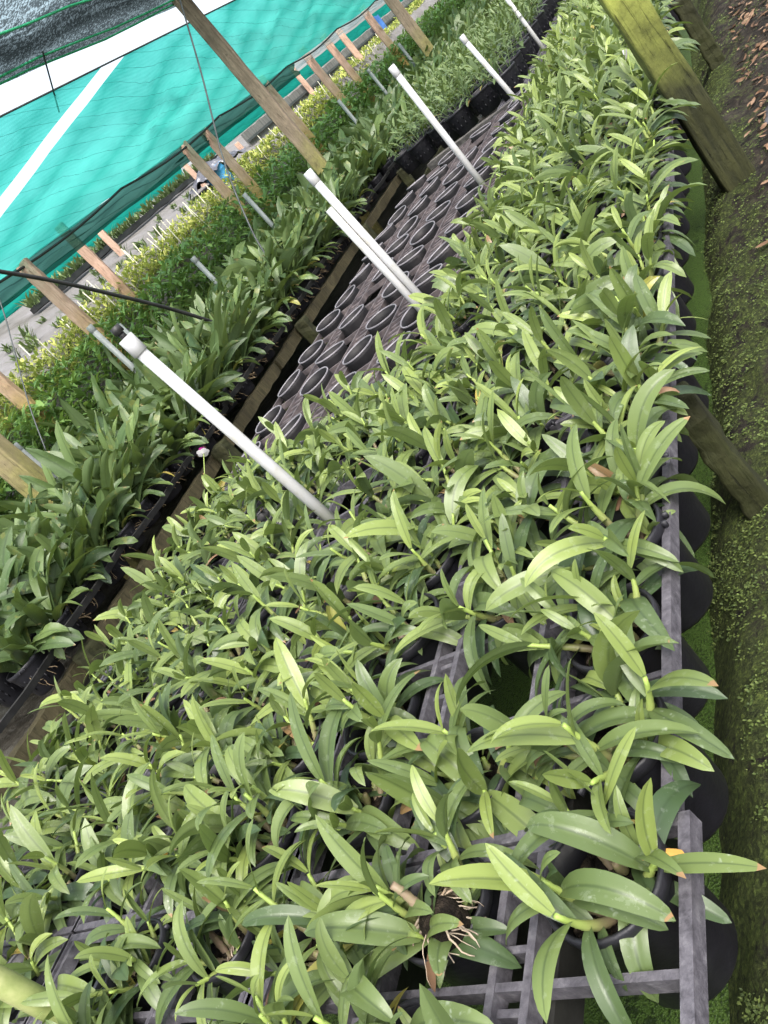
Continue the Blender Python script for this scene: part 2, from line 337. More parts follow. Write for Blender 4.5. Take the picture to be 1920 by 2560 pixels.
def net_mat(name,filt,tr,dens,lines,weave=260,dark=None,pale=None):
    m,nt,out=newmat(name); uvn=nt.nodes.new('ShaderNodeTexCoord')
    sep=nt.nodes.new('ShaderNodeSeparateXYZ'); nt.links.new(uvn.outputs['UV'],sep.inputs[0])
    u,v=sep.outputs[0],sep.outputs[1]           # u along the net in layout units, v from hem (0) to wire (1)
    ov=coord(nt,'Object')
    big=noise(nt,ov,1.1,3,.5); med=noise(nt,coord(nt,'Object',(1,.25,1)),9,5,.65)
    wv=math_(nt,'SINE',math_(nt,'MULTIPLY',v,weave))
    rib=None
    for (ku,kv,fr,wid,amp) in lines:
        ph=math_(nt,'ADD',math_(nt,'MULTIPLY',u,ku),math_(nt,'MULTIPLY',v,kv))
        ph=math_(nt,'ADD',ph,math_(nt,'MULTIPLY',big,amp))
        s=math_(nt,'FRACT',math_(nt,'MULTIPLY',ph,fr))
        l=math_(nt,'LESS_THAN',s,wid)
        rib=l if rib is None else math_(nt,'MAXIMUM',rib,l)
    tone=math_(nt,'ADD',math_(nt,'MULTIPLY',math_(nt,'SUBTRACT',med,.5),1.0),math_(nt,'MULTIPLY',wv,.10))
    tone=math_(nt,'ADD',tone,math_(nt,'MULTIPLY',math_(nt,'SUBTRACT',big,.5),1.4))
    dg=math_(nt,'SINE',math_(nt,'ADD',math_(nt,'MULTIPLY',math_(nt,'ADD',v,math_(nt,'MULTIPLY',u,-.21)),8.3),math_(nt,'MULTIPLY',big,2.0)))
    tone=math_(nt,'ADD',tone,math_(nt,'MULTIPLY',math_(nt,'ABSOLUTE',dg),.75))
    tone=math_(nt,'SUBTRACT',tone,.5)
    fc=mix(nt,math_(nt,'ADD',.5,tone),tuple(x*.7 for x in filt),pale or tuple(min(1,x*1.25) for x in filt))
    tc_=tr
    if rib is not None:
        dk=dark or tuple(x*.25 for x in filt)
        fc=mix(nt,math_(nt,'MULTIPLY',rib,.55),fc,dk)
        tc_=mix(nt,math_(nt,'MULTIPLY',rib,.55),tr,tuple(x*.25 for x in tr))
    a=nt.nodes.new('ShaderNodeBsdfTransparent'); nt.links.new(fc,a.inputs[0])
    t=nt.nodes.new('ShaderNodeBsdfTranslucent'); d=nt.nodes.new('ShaderNodeBsdfDiffuse')
    for n_ in(t,d):
        if hasattr(tc_,'is_linked'): nt.links.new(tc_,n_.inputs[0])
        else: n_.inputs[0].default_value=(*tc_,1)
    x=nt.nodes.new('ShaderNodeMixShader'); x.inputs[0].default_value=.35
    nt.links.new(t.outputs[0],x.inputs[1]); nt.links.new(d.outputs[0],x.inputs[2])
    y=nt.nodes.new('ShaderNodeMixShader'); y.inputs[0].default_value=dens
    nt.links.new(a.outputs[0],y.inputs[1]); nt.links.new(x.outputs[0],y.inputs[2]); nt.links.new(y.outputs[0],out.inputs[0])
    return m
M['teal']=net_mat('teal_shade_net',(.085,.66,.54),(.075,.60,.49),.5,[(.112,1.0,9.5,.035,.03)],260,None,(.24,.92,.80))
M['teal2']=net_mat('teal_curtain_net',(.03,.42,.32),(.02,.42,.33),.55,[(.3,1,4,.05,.3)])
M['darknet']=net_mat('dark_green_shade_net',(.075,.12,.105),(.03,.055,.048),.38,[(.12,1.0,5,.10,.25)],180,(.02,.045,.04))
def roofnet():
    m,nt,out=newmat('dark_green_roof_net'); uvn=nt.nodes.new('ShaderNodeTexCoord'); sep=nt.nodes.new('ShaderNodeSeparateXYZ'); nt.links.new(uvn.outputs['UV'],sep.inputs[0])
    ov=coord(nt,'Object'); v=sep.outputs[1]
    st=noise(nt,coord(nt,'Object',(1,.12,1)),16,4,.65); sp=noise(nt,ov,42,3,.8)
    band=ramp(nt,math_(nt,'ADD',v,math_(nt,'MULTIPLY',math_(nt,'SUBTRACT',st,.5),.35)),[(.0,.30),(.10,.10),(.28,.20),(.42,.06),(.62,.10),(.72,.34),(.9,.42),(1,.30)])
    thr=math_(nt,'GREATER_THAN',math_(nt,'ADD',math_(nt,'MULTIPLY',sp,.7),math_(nt,'MULTIPLY',st,.3)),.53)
    g=math_(nt,'ADD',math_(nt,'MULTIPLY',band,.55),math_(nt,'MULTIPLY',math_(nt,'MULTIPLY',thr,band),1.9))
    a=nt.nodes.new('ShaderNodeBsdfTransparent'); nt.links.new(mix(nt,1.0,g,(.86,1.0,.97),'MULTIPLY'),a.inputs[0])
    d=nt.nodes.new('ShaderNodeBsdfDiffuse'); d.inputs[0].default_value=(.02,.045,.035,1)
    y=nt.nodes.new('ShaderNodeMixShader'); y.inputs[0].default_value=.3
    nt.links.new(a.outputs[0],y.inputs[1]); nt.links.new(d.outputs[0],y.inputs[2]); nt.links.new(y.outputs[0],out.inputs[0]); return m
M['darknet']=roofnet()
M['algaepipe']=simple('algae_covered_pipe',[(.3,(.12,.16,.045)),(.47,(.24,.28,.10)),(.6,(.34,.36,.16)),(.72,(.55,.55,.48))],9,.5,.4,7)
M['foldnet']=net_mat('folded_dark_net',(.10,.26,.22),(.04,.13,.11),.5,[(.12,1.0,3,.12,.3)],90,(.012,.04,.035))
M['greenline']=simple('green_net_tape',[(.3,(.05,.55,.25)),(.7,(.10,.75,.38))],9,.6,.3)
M['palenet']=net_mat('pale_net',(.80,.90,.92),(.6,.75,.75),.3,[(.2,1,3,.06,.3)])

# ------------------------------------------------------------------ setting
def sheet(name,x0,x1,y0,y1,nx,ny,hf,mat,smooth=True,ys=None):
    b=MB()
    for j in range(ny+1):
        y=y0+(y1-y0)*(j/ny if ys is None else ys(j/ny))
        for i in range(nx+1):
            x=x0+(x1-x0)*i/nx
            b.vert((x,y,hf(x,y)),(i/nx,j/ny))
    for j in range(ny):
        for i in range(nx):
            a=j*(nx+1)+i; b.face((a,a+1,a+nx+2,a+nx+1))
    return kind(b.obj(name,mat,None,smooth),'structure')
from mathutils import noise as mnoise
def nz(x,y,s,seed=0): return mnoise.noise(Vector((x*s+seed,y*s-seed,seed*.37)))
def fb(x,y,s,seed=0): return nz(x,y,s,seed)+.5*nz(x,y,s*2.1,seed+5)+.25*nz(x,y,s*4.3,seed+9)
Z=lambda h: ZC-h
sheet('ground',-160,160,-160,160,2,2,lambda x,y:Z(1.95),M['mud'])
sheet('water',-3.3,-.74,-2.5,22,2,2,lambda x,y:Z(1.64),M['duckweed'])
def bankz(x,y):
    t=min(1,max(0,(x+.955-.028*(y-1)+.015*fb(0,y,2.3,3))/.30)); t=t*t*(3-2*t)
    return Z(1.70)+t*.205+min(.10,max(0,x+.6)*.07)+(.012+.028*t)*fb(x,y,3.2,1)+.016*t*fb(x,y,14,2)+.007*t*fb(x,y,37,6)
sheet('bank',-1.15,4.5,-1.2,22,120,330,bankz,M['bank'],True,lambda t:t**1.6)
def pathz(x,y):
    return Z(1.66)+.05*fb(x,y,2.2,7)+.03*fb(x,y,9,8)+.10*max(0,min(1,(-3.95-x)/.3))
sheet('path',-4.75,-3.25,-2,30,40,300,pathz,M['mud'],True,lambda t:t**1.3)
def hillz(x,y):
    t=-x
    return ZC+.42+min(3.9,t-7.7)*.29+.025*fb(x,y,1.1,4)-(.78 if t<7.72 else 0)
sheet('hillside',-45,-7.68,-4,80,160,110,hillz,M['mat'])
def bedz(x,y):
    t=min(1,max(0,(-x-6.5)/1.2))
    return Z(1.62)+t*t*(3-2*t)*1.25+.05*fb(x,y,2,4)
sheet('bed_ground',-7.70,-4.7,-3,60,40,200,bedz,M['mud'],True,lambda t:t**1.5)

# ------------------------------------------------------------------ benches
EDGE=-.596
RCOL=[-.700,-1.01,-1.32,-1.63,-1.94,-2.25]
LCOL=[-2.60,-2.95,-3.3]
ECOL=[-2.08,-2.50,-2.92,-3.33]
PY=.25
rng=random.Random(11)
def tray(x0,x1,y0,y1,cols,pitch,y_first,mat,label,hatch,dense=False):
    root=empty('bench_tray',((x0+x1)/2,(y0+y1)/2,Z(1.03)))
    c=Vector(root.location); fr=MB(); g=MB(); sl=MB()
    w,hh=.019,.034; zt=.0
    def bar(b,ax,ay,bx,by,w_,h_,dz=0):
        b.bar(Vector((ax,ay,Z(1.0)-h_/2+dz))-c,Vector((bx,by,Z(1.0)-h_/2+dz))-c,w_,h_)
    for x in (x0,x1): bar(fr,x,y0,x,y1,w,hh)
    for y in (y0+w/2,y1-w/2): bar(fr,x0-w/2,y,x1+w/2,y,w,hh-.006,-.003)
    fr.obj('frame',mat,root,False)
    half=.122 if not dense else .14
    xs=[]
    for cx in cols:
        for s in(-half,half):
            x=cx+s
            if x0-.02>x>x1+.02: xs.append(x)
    for x in xs: bar(g,x,y0+w,x,y1-w,.015,.036,-.004)
    ny=int(round((y1-y0)/pitch)); k=0; y=y_first
    ycs=[]
    while y>y0: y-=pitch
    while y<y1-.03:
        if y>y0+.03: ycs.append(y)
        y+=pitch
    for y in ycs: bar(g,x0-w/2,y,x1+w/2,y,.013,.034,-.006)
    # narrow slats between the rows of holes
    xsr=sorted(xs+[x0,x1],reverse=True)
    for a,b_ in zip(xsr,xsr[1:]):
        gap=a-b_
        if .03<gap<.22:
            y=y0+.05
            while y<y1-.04:
                bar(g,a,y,b_,y,.012 if not dense else .03,.03,-.018); y+=hatch
    g.obj('grid',mat,root,False)
    if dense:      # solid flat strips beside the empty holes
        pl=MB()
        for a,b_ in zip(xsr,xsr[1:]):
            if a-b_<.18: continue
            for y in ycs:
                if rng.random()<.75: bar(pl,a-.01,y+.035,b_+.01,y+.035,.045,.02,-.03)
        if pl.v: pl.obj('plate',mat,root,False)
    return tag(root,label,'bench tray','grey plastic trays of the long bench')
ybreaks=[-.95,.712,2.045,3.38,5.06,6.74,8.42,10.1,11.78,13.46]
for i,(a,b) in enumerate(zip(ybreaks,ybreaks[1:])):
    dx=.026 if i==0 else rng.uniform(-.010,.010)
    tray(EDGE+dx,-1.475,a+.004,b-.004,RCOL[:3],PY,.735,M['tray'],
         'grey grid bench tray under green orchids, %s along the right edge'%ordn(i+1),.09)
    tray(-1.482,-2.40 if i<3 or i>5 else -1.80,a+.004,b-.004,RCOL[3:] if i<3 or i>5 else RCOL[3:4],PY,.735,M['tray'],
         'grey grid bench tray below the line of white pipes, %s from near end'%ordn(i+1),.09)
    if i<6:
        em=i>=3
        tray(-2.407 if i<3 else -1.807,-3.49,a+.004,b-.004,LCOL if i<3 else ECOL,.42 if i>=3 else PY,3.38 if i>=3 else .735,M['traydust'] if em else M['tray'],
          ('dusty grey tray holding empty black pots, %s from the near end'%ordn(i-2)) if em else 'grey grid tray at left side of bench, %s from near end'%ordn(i+1),.075,em)

# bench supports under the trays
for i,x in enumerate((-.84,-1.9,-3.3)):
    b=MB(); b.bar((0,-1,0),(0,13.5,0),.05,.07)
    o=b.obj('bench_rail',M['strut'],None,False,(x,0,Z(1.10)))
    tag(o,['dark rail under the right edge of the bench','dark rail under the middle of the bench','dark rail under the left edge of the bench'][i],'rail','rails carrying the bench trays')
# ------------------------------------------------------------------ pots
def pot_meshes(bodymat,rimmat,r=.101,h=.23,taper=.92,slots=False,n=28):
    b=MB(); rb=r*taper
    b.lathe([(0.0,-h),(rb*.93,-h),(rb,-h+.012),(r*.985,-.022),(r*.985,0),(r*.93,0),(r*.93,-.05),(rb*.93,-h*.8),(0,-h*.8)],n)
    if slots:
        for k in range(14):
            for j in range(2):
                t=2*math.pi*k/14; rr=rb+(r-rb)*(.35+.25*j)+.001
                b.box((rr*math.cos(t),rr*math.sin(t),-h*(.62-.27*j)),(.004,.010,.035),t)
    body=b.mesh('plant_pot',bodymat)
    b=MB(); prof=[(r*.95,.0),(r*.955,.007),(r*1.01,.009),(r*1.035,.004),(r*1.035,-.016),(r*.99,-.018)]
    b.lathe(prof,n)
    for s in(-.12,.12): b.box(((r*1.06)*math.cos(s),(r*1.06)*math.sin(s),-.006),(.016,.006,.014),s)
    return body,b.mesh('pot_rim',rimmat)
PB,PR=pot_meshes(M['pot'],M['rim'])
EB,ER=pot_meshes(M['dustpot'],M['dustrim'],.115,.25)
b=MB(); b.lathe([(.1095,.001),(.1105,.0055),(.1155,.0065),(.1175,.002),(.1160,-.003)],28); ER=b.mesh('pot_rim',M['dustrim'])
BB,BR=pot_meshes(M['pot'],M['rim'],.125,.19,.8,True)
def mix_mesh(seed,r=.093):
    q=random.Random(seed); b=MB()
    b.lathe([(0,-.045),(r*.5,-.043),(r,-.05)],16)
    for _ in range(46):
        a=q.uniform(0,6.28); rr=r*.9*math.sqrt(q.random()); s=q.uniform(.010,.026)
        b.box((rr*math.cos(a),rr*math.sin(a),-.043+q.uniform(-.005,.008)),(s,s*.6,s*.5),q.uniform(0,6),Matrix.Rotation(q.uniform(-.6,.6),3,'X'))
    return b.mesh('potting_mix',M['mix'],False)
MIX=[mix_mesh(i) for i in range(3)]

# ------------------------------------------------------------------ dendrobium shoots
def shoot_spec(q,az,lean,Lc,nl,L,base=(0,0,-.04),ns=8,na=4,droop=(.9,2.7),wr=(.195,.265)):
    """cane polyline and leaf specs"""
    d=Vector((math.sin(lean)*math.cos(az),math.sin(lean)*math.sin(az),math.cos(lean)))
    p=Vector(base); pts=[p.copy()]; segs=10; bend=q.uniform(-.6,.25)
    tang=[]
    for i in range(segs):
        tang.append(d.copy()); p=p+d*(Lc/segs); pts.append(p.copy())
        d=(d+Vector((math.cos(az),math.sin(az),0))*bend*.08+Vector((q.uniform(-.04,.04),q.uniform(-.04,.04),.01))).normalized()
    tang.append(d.copy())
    rad=[.0062+.003*math.sin(min(1,i/segs*1.25)*math.pi)*(1-.5*i/segs)-.002*(i/segs) for i in range(segs+1)]
    leaves=[]; roll=q.uniform(0,math.pi)
    for k in range(nl):
        f=.30+.70*(k/(nl-1)) if nl>1 else 1
        i=min(segs,int(f*segs)); t=tang[i]; pb=pts[i]
        e1=t.orthogonal().normalized(); e2=t.cross(e1)
        # keep the plane of leaves roughly upright so blades face the light
        a=roll+(0 if k%2 else math.pi)+q.uniform(-.45,.45)
        side=e1*math.cos(a)+e2*math.sin(a)
        top=k>=nl-2
        sp=q.uniform(.3,.65) if top else q.uniform(.65,1.3)
        dirv=(t*math.cos(sp)+side*math.sin(sp))
        if dirv.z<-.1: dirv.z*=.3
        dirv.normalize()
        nrm=t*math.sin(sp)-side*math.cos(sp)
        nrm=(nrm+Vector((0,0,.9))).normalized()
        ll=L*(q.uniform(.7,1.18))*(.62 if k==nl-1 else (.72 if k==0 else 1))
        leaves.append(dict(b=pb+dirv*.004,t=dirv,n=nrm,len=ll,w=ll*q.uniform(*wr),droop=q.uniform(*droop)*(.55 if top else 1),
            fold=q.uniform(.12,.6),cx=q.uniform(0,.3),age=(q.uniform(1.4,1.7) if k<2 and q.random()<.07 else min(1,max(0,(.10+.62*(k/(max(1,nl-1)))**1.3+q.uniform(-.2,.22))))),
            ns=ns,na=na,twist=q.uniform(-.5,.5),bend=q.uniform(-.25,.25)))
    return pts,rad,leaves
def cane_geo(b,pts,rad,n=8):
    m=len(pts)-1
    P=[];Rr=[];A=[]
    for i in range(m):          # swollen nodes along the cane
        P+= [pts[i],pts[i].lerp(pts[i+1],.12)]; Rr+=[rad[i]*1.12,rad[i]*.96]; A+=[i/m,i/m+.02]
    P.append(pts[-1]);Rr.append(rad[-1]);A.append(1)
    b.tube(P,Rr,n,True,0,A)
def spread(q,n):
    a0=q.uniform(0,6.28)
    return [a0+2*math.pi*k/n+q.uniform(-.5,.5) for k in range(n)]
def roots_geo(b,q,c,n,ln,r=.003):
    for _ in range(n):
        a=q.uniform(0,6.28); p=Vector(c)+Vector((math.cos(a),math.sin(a),0))*.012; d=Vector((math.cos(a),math.sin(a),q.uniform(-.2,.7))); P=[p.copy()]
        for k in range(7):
            d=(d+Vector((q.uniform(-.5,.5),q.uniform(-.5,.5),-.28))).normalized(); p=p+d*ln/7; P.append(p.copy())
        b.tube(P,[r*(1-.06*k) for k in range(8)],5)

def pot_parts(root,k,body=PB,rim=PR):
    p=mobj('plant_pot',body,root,(0,0,0),k*.8); mobj('pot_rim',rim,p)
    mobj('potting_mix',MIX[k%3],root,(0,0,0),k*1.3)
def dying(q,root,p):
    if q.random()<p:
        a=q.uniform(0,6.28); b=MB(); ll=q.uniform(.05,.11)
        b.leaf(dict(b=(.07*math.cos(a),.07*math.sin(a),.01),t=Vector((math.cos(a),math.sin(a),q.uniform(-.2,.5))),n=Vector((q.uniform(-.5,.5),q.uniform(-.5,.5),1)),len=ll,w=ll*.3,droop=q.uniform(.2,1.5),fold=q.uniform(-.4,.9),age=.5,ns=8,na=4,twist=q.uniform(-1.5,1.5)))
        b.obj('dried_leaf',M[q.choice(('deadleaf','deadleaf','orange'))],root)
def build_near(seed):
    """plant whose single leaves are large in the picture: shoot > leaf"""
    q=random.Random(seed); root=empty('potted_orchid'); pot_parts(root,seed)
    n=q.choice((5,6,6))
    n+=2
    for si,a in enumerate(spread(q,n)):
        short=si%3==2
        pts,rad,lv=shoot_spec(q,a,q.uniform(.12,.88),q.uniform(.03,.06) if short else q.uniform(.07,.18),4 if short else q.choice((6,7,8)),q.uniform(.09,.15) if short else q.uniform(.15,.205),(.04*math.cos(a),.04*math.sin(a),-.045),12,6)
        b=MB(); cane_geo(b,pts,rad); s=b.obj('shoot',M['cane'],root)
        for l in lv:
            b=MB(); b.leaf(l); b.obj('leaf',M['leaf'],s)
    for k in range(q.choice((1,2,3))):
        a=q.uniform(0,6.28); b=MB(); l=q.uniform(.04,.09); lean=q.uniform(.2,.9)
        d=Vector((math.cos(a)*math.sin(lean),math.sin(a)*math.sin(lean),math.cos(lean))); p0=Vector((.03*math.cos(a+2),.03*math.sin(a+2),-.045))
        pp=[p0+d*l*j/6+Vector((0,0,-.006*(j/6)**2)) for j in range(7)]
        cane_geo(b,pp,[.0055+.003*math.sin(j*.55) for j in range(7)],8); e_=q.uniform(-.05,.35); b.age=[e_+.12*((i//8)%3-1) for i in range(len(b.age))]; b.obj('old_cane',M['cane'],root)
    dying(q,root,.6)
    if seed%3==0:
        b=MB(); roots_geo(b,q,(.02,.01,-.04),10,.09,.0022); b.obj('aerial_roots',M['root'],root)
    return root
def build_mid(seed,full=True):
    q=random.Random(seed); root=empty('potted_orchid'); pot_parts(root,seed)
    n=q.choice((5,6,6))
    for a in spread(q,n):
        pts,rad,lv=shoot_spec(q,a,q.uniform(.1,1.1),q.uniform(.07,.19),q.choice((6,7,7)),q.uniform(.165,.22),(.045*math.cos(a),.045*math.sin(a),-.045),7,4)
        b=MB()
        for l in lv: b.leaf(l)
        s=b.obj('shoot',M['leaf'],root)
        b=MB(); cane_geo(b,pts,rad,6); b.obj('cane',M['cane'],s)
    dying(q,root,.5)
    return root
def build_far(seed):
    q=random.Random(seed); root=empty('potted_orchid'); mobj('plant_pot',PB,root)
    b=MB()
    for a in spread(q,q.choice((6,7,7))):
        pts,rad,lv=shoot_spec(q,a,q.uniform(.1,1.05),q.uniform(.09,.21),7,q.uniform(.155,.20),(.045*math.cos(a),.045*math.sin(a),-.045),5,2)
        for l in lv: b.leaf(l)
    b.obj('foliage',M['leaf'],root); return root
MIDS=[build_mid(100+i) for i in range(12)]; FARS=[build_far(200+i) for i in range(8)]
used=set()
def place(proto,x,y,z,rz,sc,key):
    if key not in used: used.add(key); o=proto
    else: o=copy_tree(proto)
    o.location=(x,y,z); o.rotation_euler=(0,0,rz); o.scale=(sc,)*3
    return o
HERO={}       # filled below: (column index, nth row) -> builder
COLNAME=['right-edge column','second column','third column','fourth column','fifth column','sixth column','seventh column','eighth column','ninth column']
GRP='orchids in black pots on the grey bench'
q=random.Random(5)
count=0; kmid=kfar=0
def bench_plants():
    global count,kmid,kfar
    for ci,cx in enumerate(RCOL+LCOL):
        left=ci>=6; pitch=PY
        y=.61
        while y>-1.2: y-=pitch
        nth=0
        while True:
            y+=pitch if y<9 else pitch*1.2
            if y>((12.6 if ci<4 else (12.6 if y>9 else 3.3)) if not left else 3.25): break
            if not inframe((cx,y,Z(.85)),150): continue
            x=cx+q.uniform(-.012,.012); yy=y+q.uniform(-.015,.015)
            z=Z(.985)+q.uniform(-.010,.006)
            pv=px((cx,y,Z(.9)))
            if pv is None: continue
            # gaps where no pot stands
            if any(abs(x-gx)<gr and abs(yy-gy)<gr for gx,gy,gr in GAPS): continue
            if ci>0 and y>1 and q.random()<.055: continue
            nth+=1; count+=1
            d=pv[2]
            rz=q.uniform(0,6.28); sc=q.uniform(.92,1.06)
            if d<2.15:
                o=build_near(1000+count); o.location=(x,yy,z); o.rotation_euler=(0,0,rz); o.scale=(sc,)*3
            elif d<5.2:
                o=place(MIDS[kmid%12],x,yy,z,rz,sc,('m',kmid%12)); kmid+=1
            else:
                o=place(FARS[kfar%8],x,yy,z,rz,sc,('f',kfar%8)); kfar+=1
            tag(o,"green orchid in %s from bench's right edge, %s pot from near end"%(COLNAME[ci] if ci else 'first column',ordn(nth)),'orchid',GRP)
GAPS=[(-.70,.36,.06),(-2.2,.45,.2),(-1.97,2.20,.24),(-1.55,.25,.12)]
bench_plants()
for sd,x,y,l in ((71,-.74,.24,'green orchid at the bottom edge of the photo, below the empty tray cell'),):
    o=build_near(sd); o.location=(x,y,Z(.985)); o.rotation_euler=(0,0,.6); tag(o,l,'orchid',GRP)
def nearest(x,y):
    return min((o for o in bpy.data.objects if o.parent is None and o.get('category')=='orchid' and o.name.startswith('potted_orchid')),key=lambda o:(o.location.x-x)**2+(o.location.y-y)**2)
def flower(o,p,r,cols=('petal','lip')):
    b=MB(); T=Vector((.55,-.6,.55)).normalized(); e1=T.orthogonal().normalized(); e2=T.cross(e1); pinv=1/o.scale[0]
    c=Matrix.Rotation(-o.rotation_euler.z,3,'Z')@((Vector(p)-o.location)*pinv)
    for k in range(5):
        a=k*1.2566; d=e1*math.cos(a)+e2*math.sin(a)
        b.leaf(dict(b=c,t=d+T*.2,n=T,len=r*(1 if k%2 else .9),w=r*.75,droop=.1,fold=.05,age=.5,ns=6,na=4,round=1))
    fl=b.obj('flower',M[cols[0]],o)
    b=MB(); b.leaf(dict(b=c+T*.012,t=e2*-1+T*.25,n=T,len=r*.8,w=r*.75,droop=.3,fold=.5,age=.5,ns=5,na=4,round=1)); b.obj('lip',M[cols[1]],fl)
    b=MB(); b.tube([Vector((0,0,0)),c*.5+Vector((0,0,.05)),c-T*.004],.0028,6,True,0,[.6,.8,.9]); b.obj('flower_stem',M['cane'],o)
o=nearest(-3.2,3.2); flower(o,(-3.25,3.29,Z(.74)),.043); o['label']='orchid with a pink and white flower at the left end of the planted rows'
o=nearest(-.68,4.7); flower(o,(-.654,4.71,Z(.75)),.03,('petal','petal')); o['label']='orchid with a small white flower near the lime-green post'
o=nearest(-.95,.62); o['label']='orchid with pale bare roots tumbling over its pot near the bench corner'
q2=random.Random(4); b=MB(); c0=Matrix.Rotation(-o.rotation_euler.z,3,'Z')@Vector((.045,-.05,.06))
for k in range(60):
    rr_=q2.uniform(.0012,.0032); a=q2.uniform(0,6.28); p=c0+Vector((math.cos(a),math.sin(a),0))*.014; P=[p.copy()]; d=Vector((math.cos(a)*.7,math.sin(a)*.7,-.1))
    for j in range(8):
        d=(d+Vector((q2.uniform(-.6,.6),q2.uniform(-.6,.6),q2.uniform(-.55,.0)))).normalized(); p=p+d*q2.uniform(.007,.016); P.append(p.copy())
    b.tube(P,[rr_*(1-.08*j) for j in range(9)],6)
b.obj('bare_roots',M['root'],o)
b=MB(); b.lathe([(0,-.05),(.03,-.045),(.042,-.02),(.04,.01),(.028,.032),(0,.04)],16,(c0.x,c0.y,c0.z-.03))
for i,v_ in enumerate(b.v): b.v[i]=tuple(Vector(v_)+Vector((nz(v_[0]*40,v_[1]*40,1,3),nz(v_[1]*40,v_[2]*40,1,7),nz(v_[2]*40,v_[0]*40,1,5)))*.007)
b.obj('root_ball',M['mix'],o)
pp=[c0+Vector((-.003*j+.003*math.sin(j),.002*j,-.06+.015*j)) for j in range(10)]
b=MB(); cane_geo(b,pp,[.010,.0115,.012,.011,.010,.009,.008,.0075,.007,.007],10); b.age=[.05+.04*((i//10)%3) for i in range(len(b.age))]; b.obj('old_cane',M['cane'],o)
# empty pots on the left of the bench
k=0
for ci,cx in enumerate(ECOL):
    y=3.59; nth=0
    while y<8.4:
        if inframe((cx,y,Z(.95)),20) and q.random()>.06:
            nth+=1; k+=1
            r=empty('empty_pot',(cx+q.uniform(-.022,.022),y+q.uniform(-.02,.02),Z(.97)+q.uniform(-.02,.012)),q.uniform(0,6))
            r.rotation_euler=(q.uniform(-.11,.11),q.uniform(-.11,.11),q.uniform(0,6))
            p=mobj('pot_body',EB,r); mobj('pot_rim',ER,r)
            tag(r,'empty dusty black pot in %s row from bench\'s left edge, %s from near end'%(ordn(4-ci),ordn(nth)),'pot','empty black pots standing in the dusty trays')
        y+=.42

# ------------------------------------------------------------------ white irrigation pipes
def pipe(x,y,top,lean=(0,0),r=.0245,foot=1.25,cap=True,label='',mat='pvc',capk=1.14):
    root=empty('irrigation_pipe',(x,y,Z(foot))); H=foot-top
    b=MB(); b.tube([(0,0,0),(lean[0]*.5,lean[1]*.5,H*.5),(lean[0],lean[1],H-.05)],r,16); b.obj('pipe',M[mat],root)
    if cap:
        b=MB(); b.tube([(lean[0],lean[1],H-.075),(lean[0],lean[1],H-.072),(lean[0],lean[1],H-.002),(lean[0],lean[1],H)],[r*1.02,r*capk,r*capk,r*(capk-.12)],16); b.obj('cap',M[mat],root)
    return tag(root,label,'pipe','upright pipes along the benches')
p1=pipe(-2.03,2.28,.02,(-.05,-.02),.0235,1.3,True,'tall white pipe with black nozzle, nearest whole pipe of the bench','pvc',1.27)
b=MB(); b.tube([(-.05,-.02,1.28),(-.05,-.02,1.30)],.013,10); b.tube([(-.05,-.02,1.30),(-.05,-.02,1.33)],.02,10)
b.obj('nozzle',M['hose'],p1)
pipe(-2.03,4.08,.085,(-.03,0),.0225,1.3,True,'tall white pipe with shorter yellowed pipe strapped beside it')
pipe(-2.063,4.053,.24,(-.03,0),.0205,1.3,False,'shorter yellowed open pipe against the taller white pipe')
pipe(-2.05,6.0,.02,(0,0),.0235,1.3,True,'white pipe standing beyond the empty pots, third along bench')
pipe(-2.05,8.15,.26,(-.08,0),.0235,1.3,True,'white pipe with algae-green foot in front of the slotted pots')
pipe(-2.05,10.2,.1,(-.03,0),.0235,1.3,True,'farthest white bench pipe, cut by the top of photo')
pipe(-2.0,.46,.1,(-.25,.02),.03,1.3,True,'yellow-green algae covered pipe at the bottom left corner','algaepipe')

# ------------------------------------------------------------------ right-hand timber posts
def post(name,x,y,h0,h1,w,d,mat,label,rz=0,grp=None,lean=(0,0),cat='post'):
    root=MB(); q_=random.Random(int(x*100+y*31))
    root.bar((0,0,0),(lean[0],lean[1],h0-h1),w,d,Vector((0,1,0)),0,16,.006,q_)
    o=root.obj(name,M[mat],None,False,(x,y,Z(h0)),rz)
    bv=o.modifiers.new('b','BEVEL'); bv.width=.011; bv.segments=3
    return tag(o,label,cat,grp)
PG='timber posts along the right side of the bench'
post('timber_post',-.615,1.98,1.75,1.07,.08,.10,'darkpost','short dark mossy post in the duckweed, under the bench edge',.15,PG)
post('timber_post',-.50,4.35,1.75,-.9,.15,.13,'limepost','broad post with lime-green algae face at the top right',.25,PG)
post('timber_post',-.50,6.75,1.75,1.0,.11,.10,'darkpost','dark mossy post behind the broad lime-green one',.15,PG)

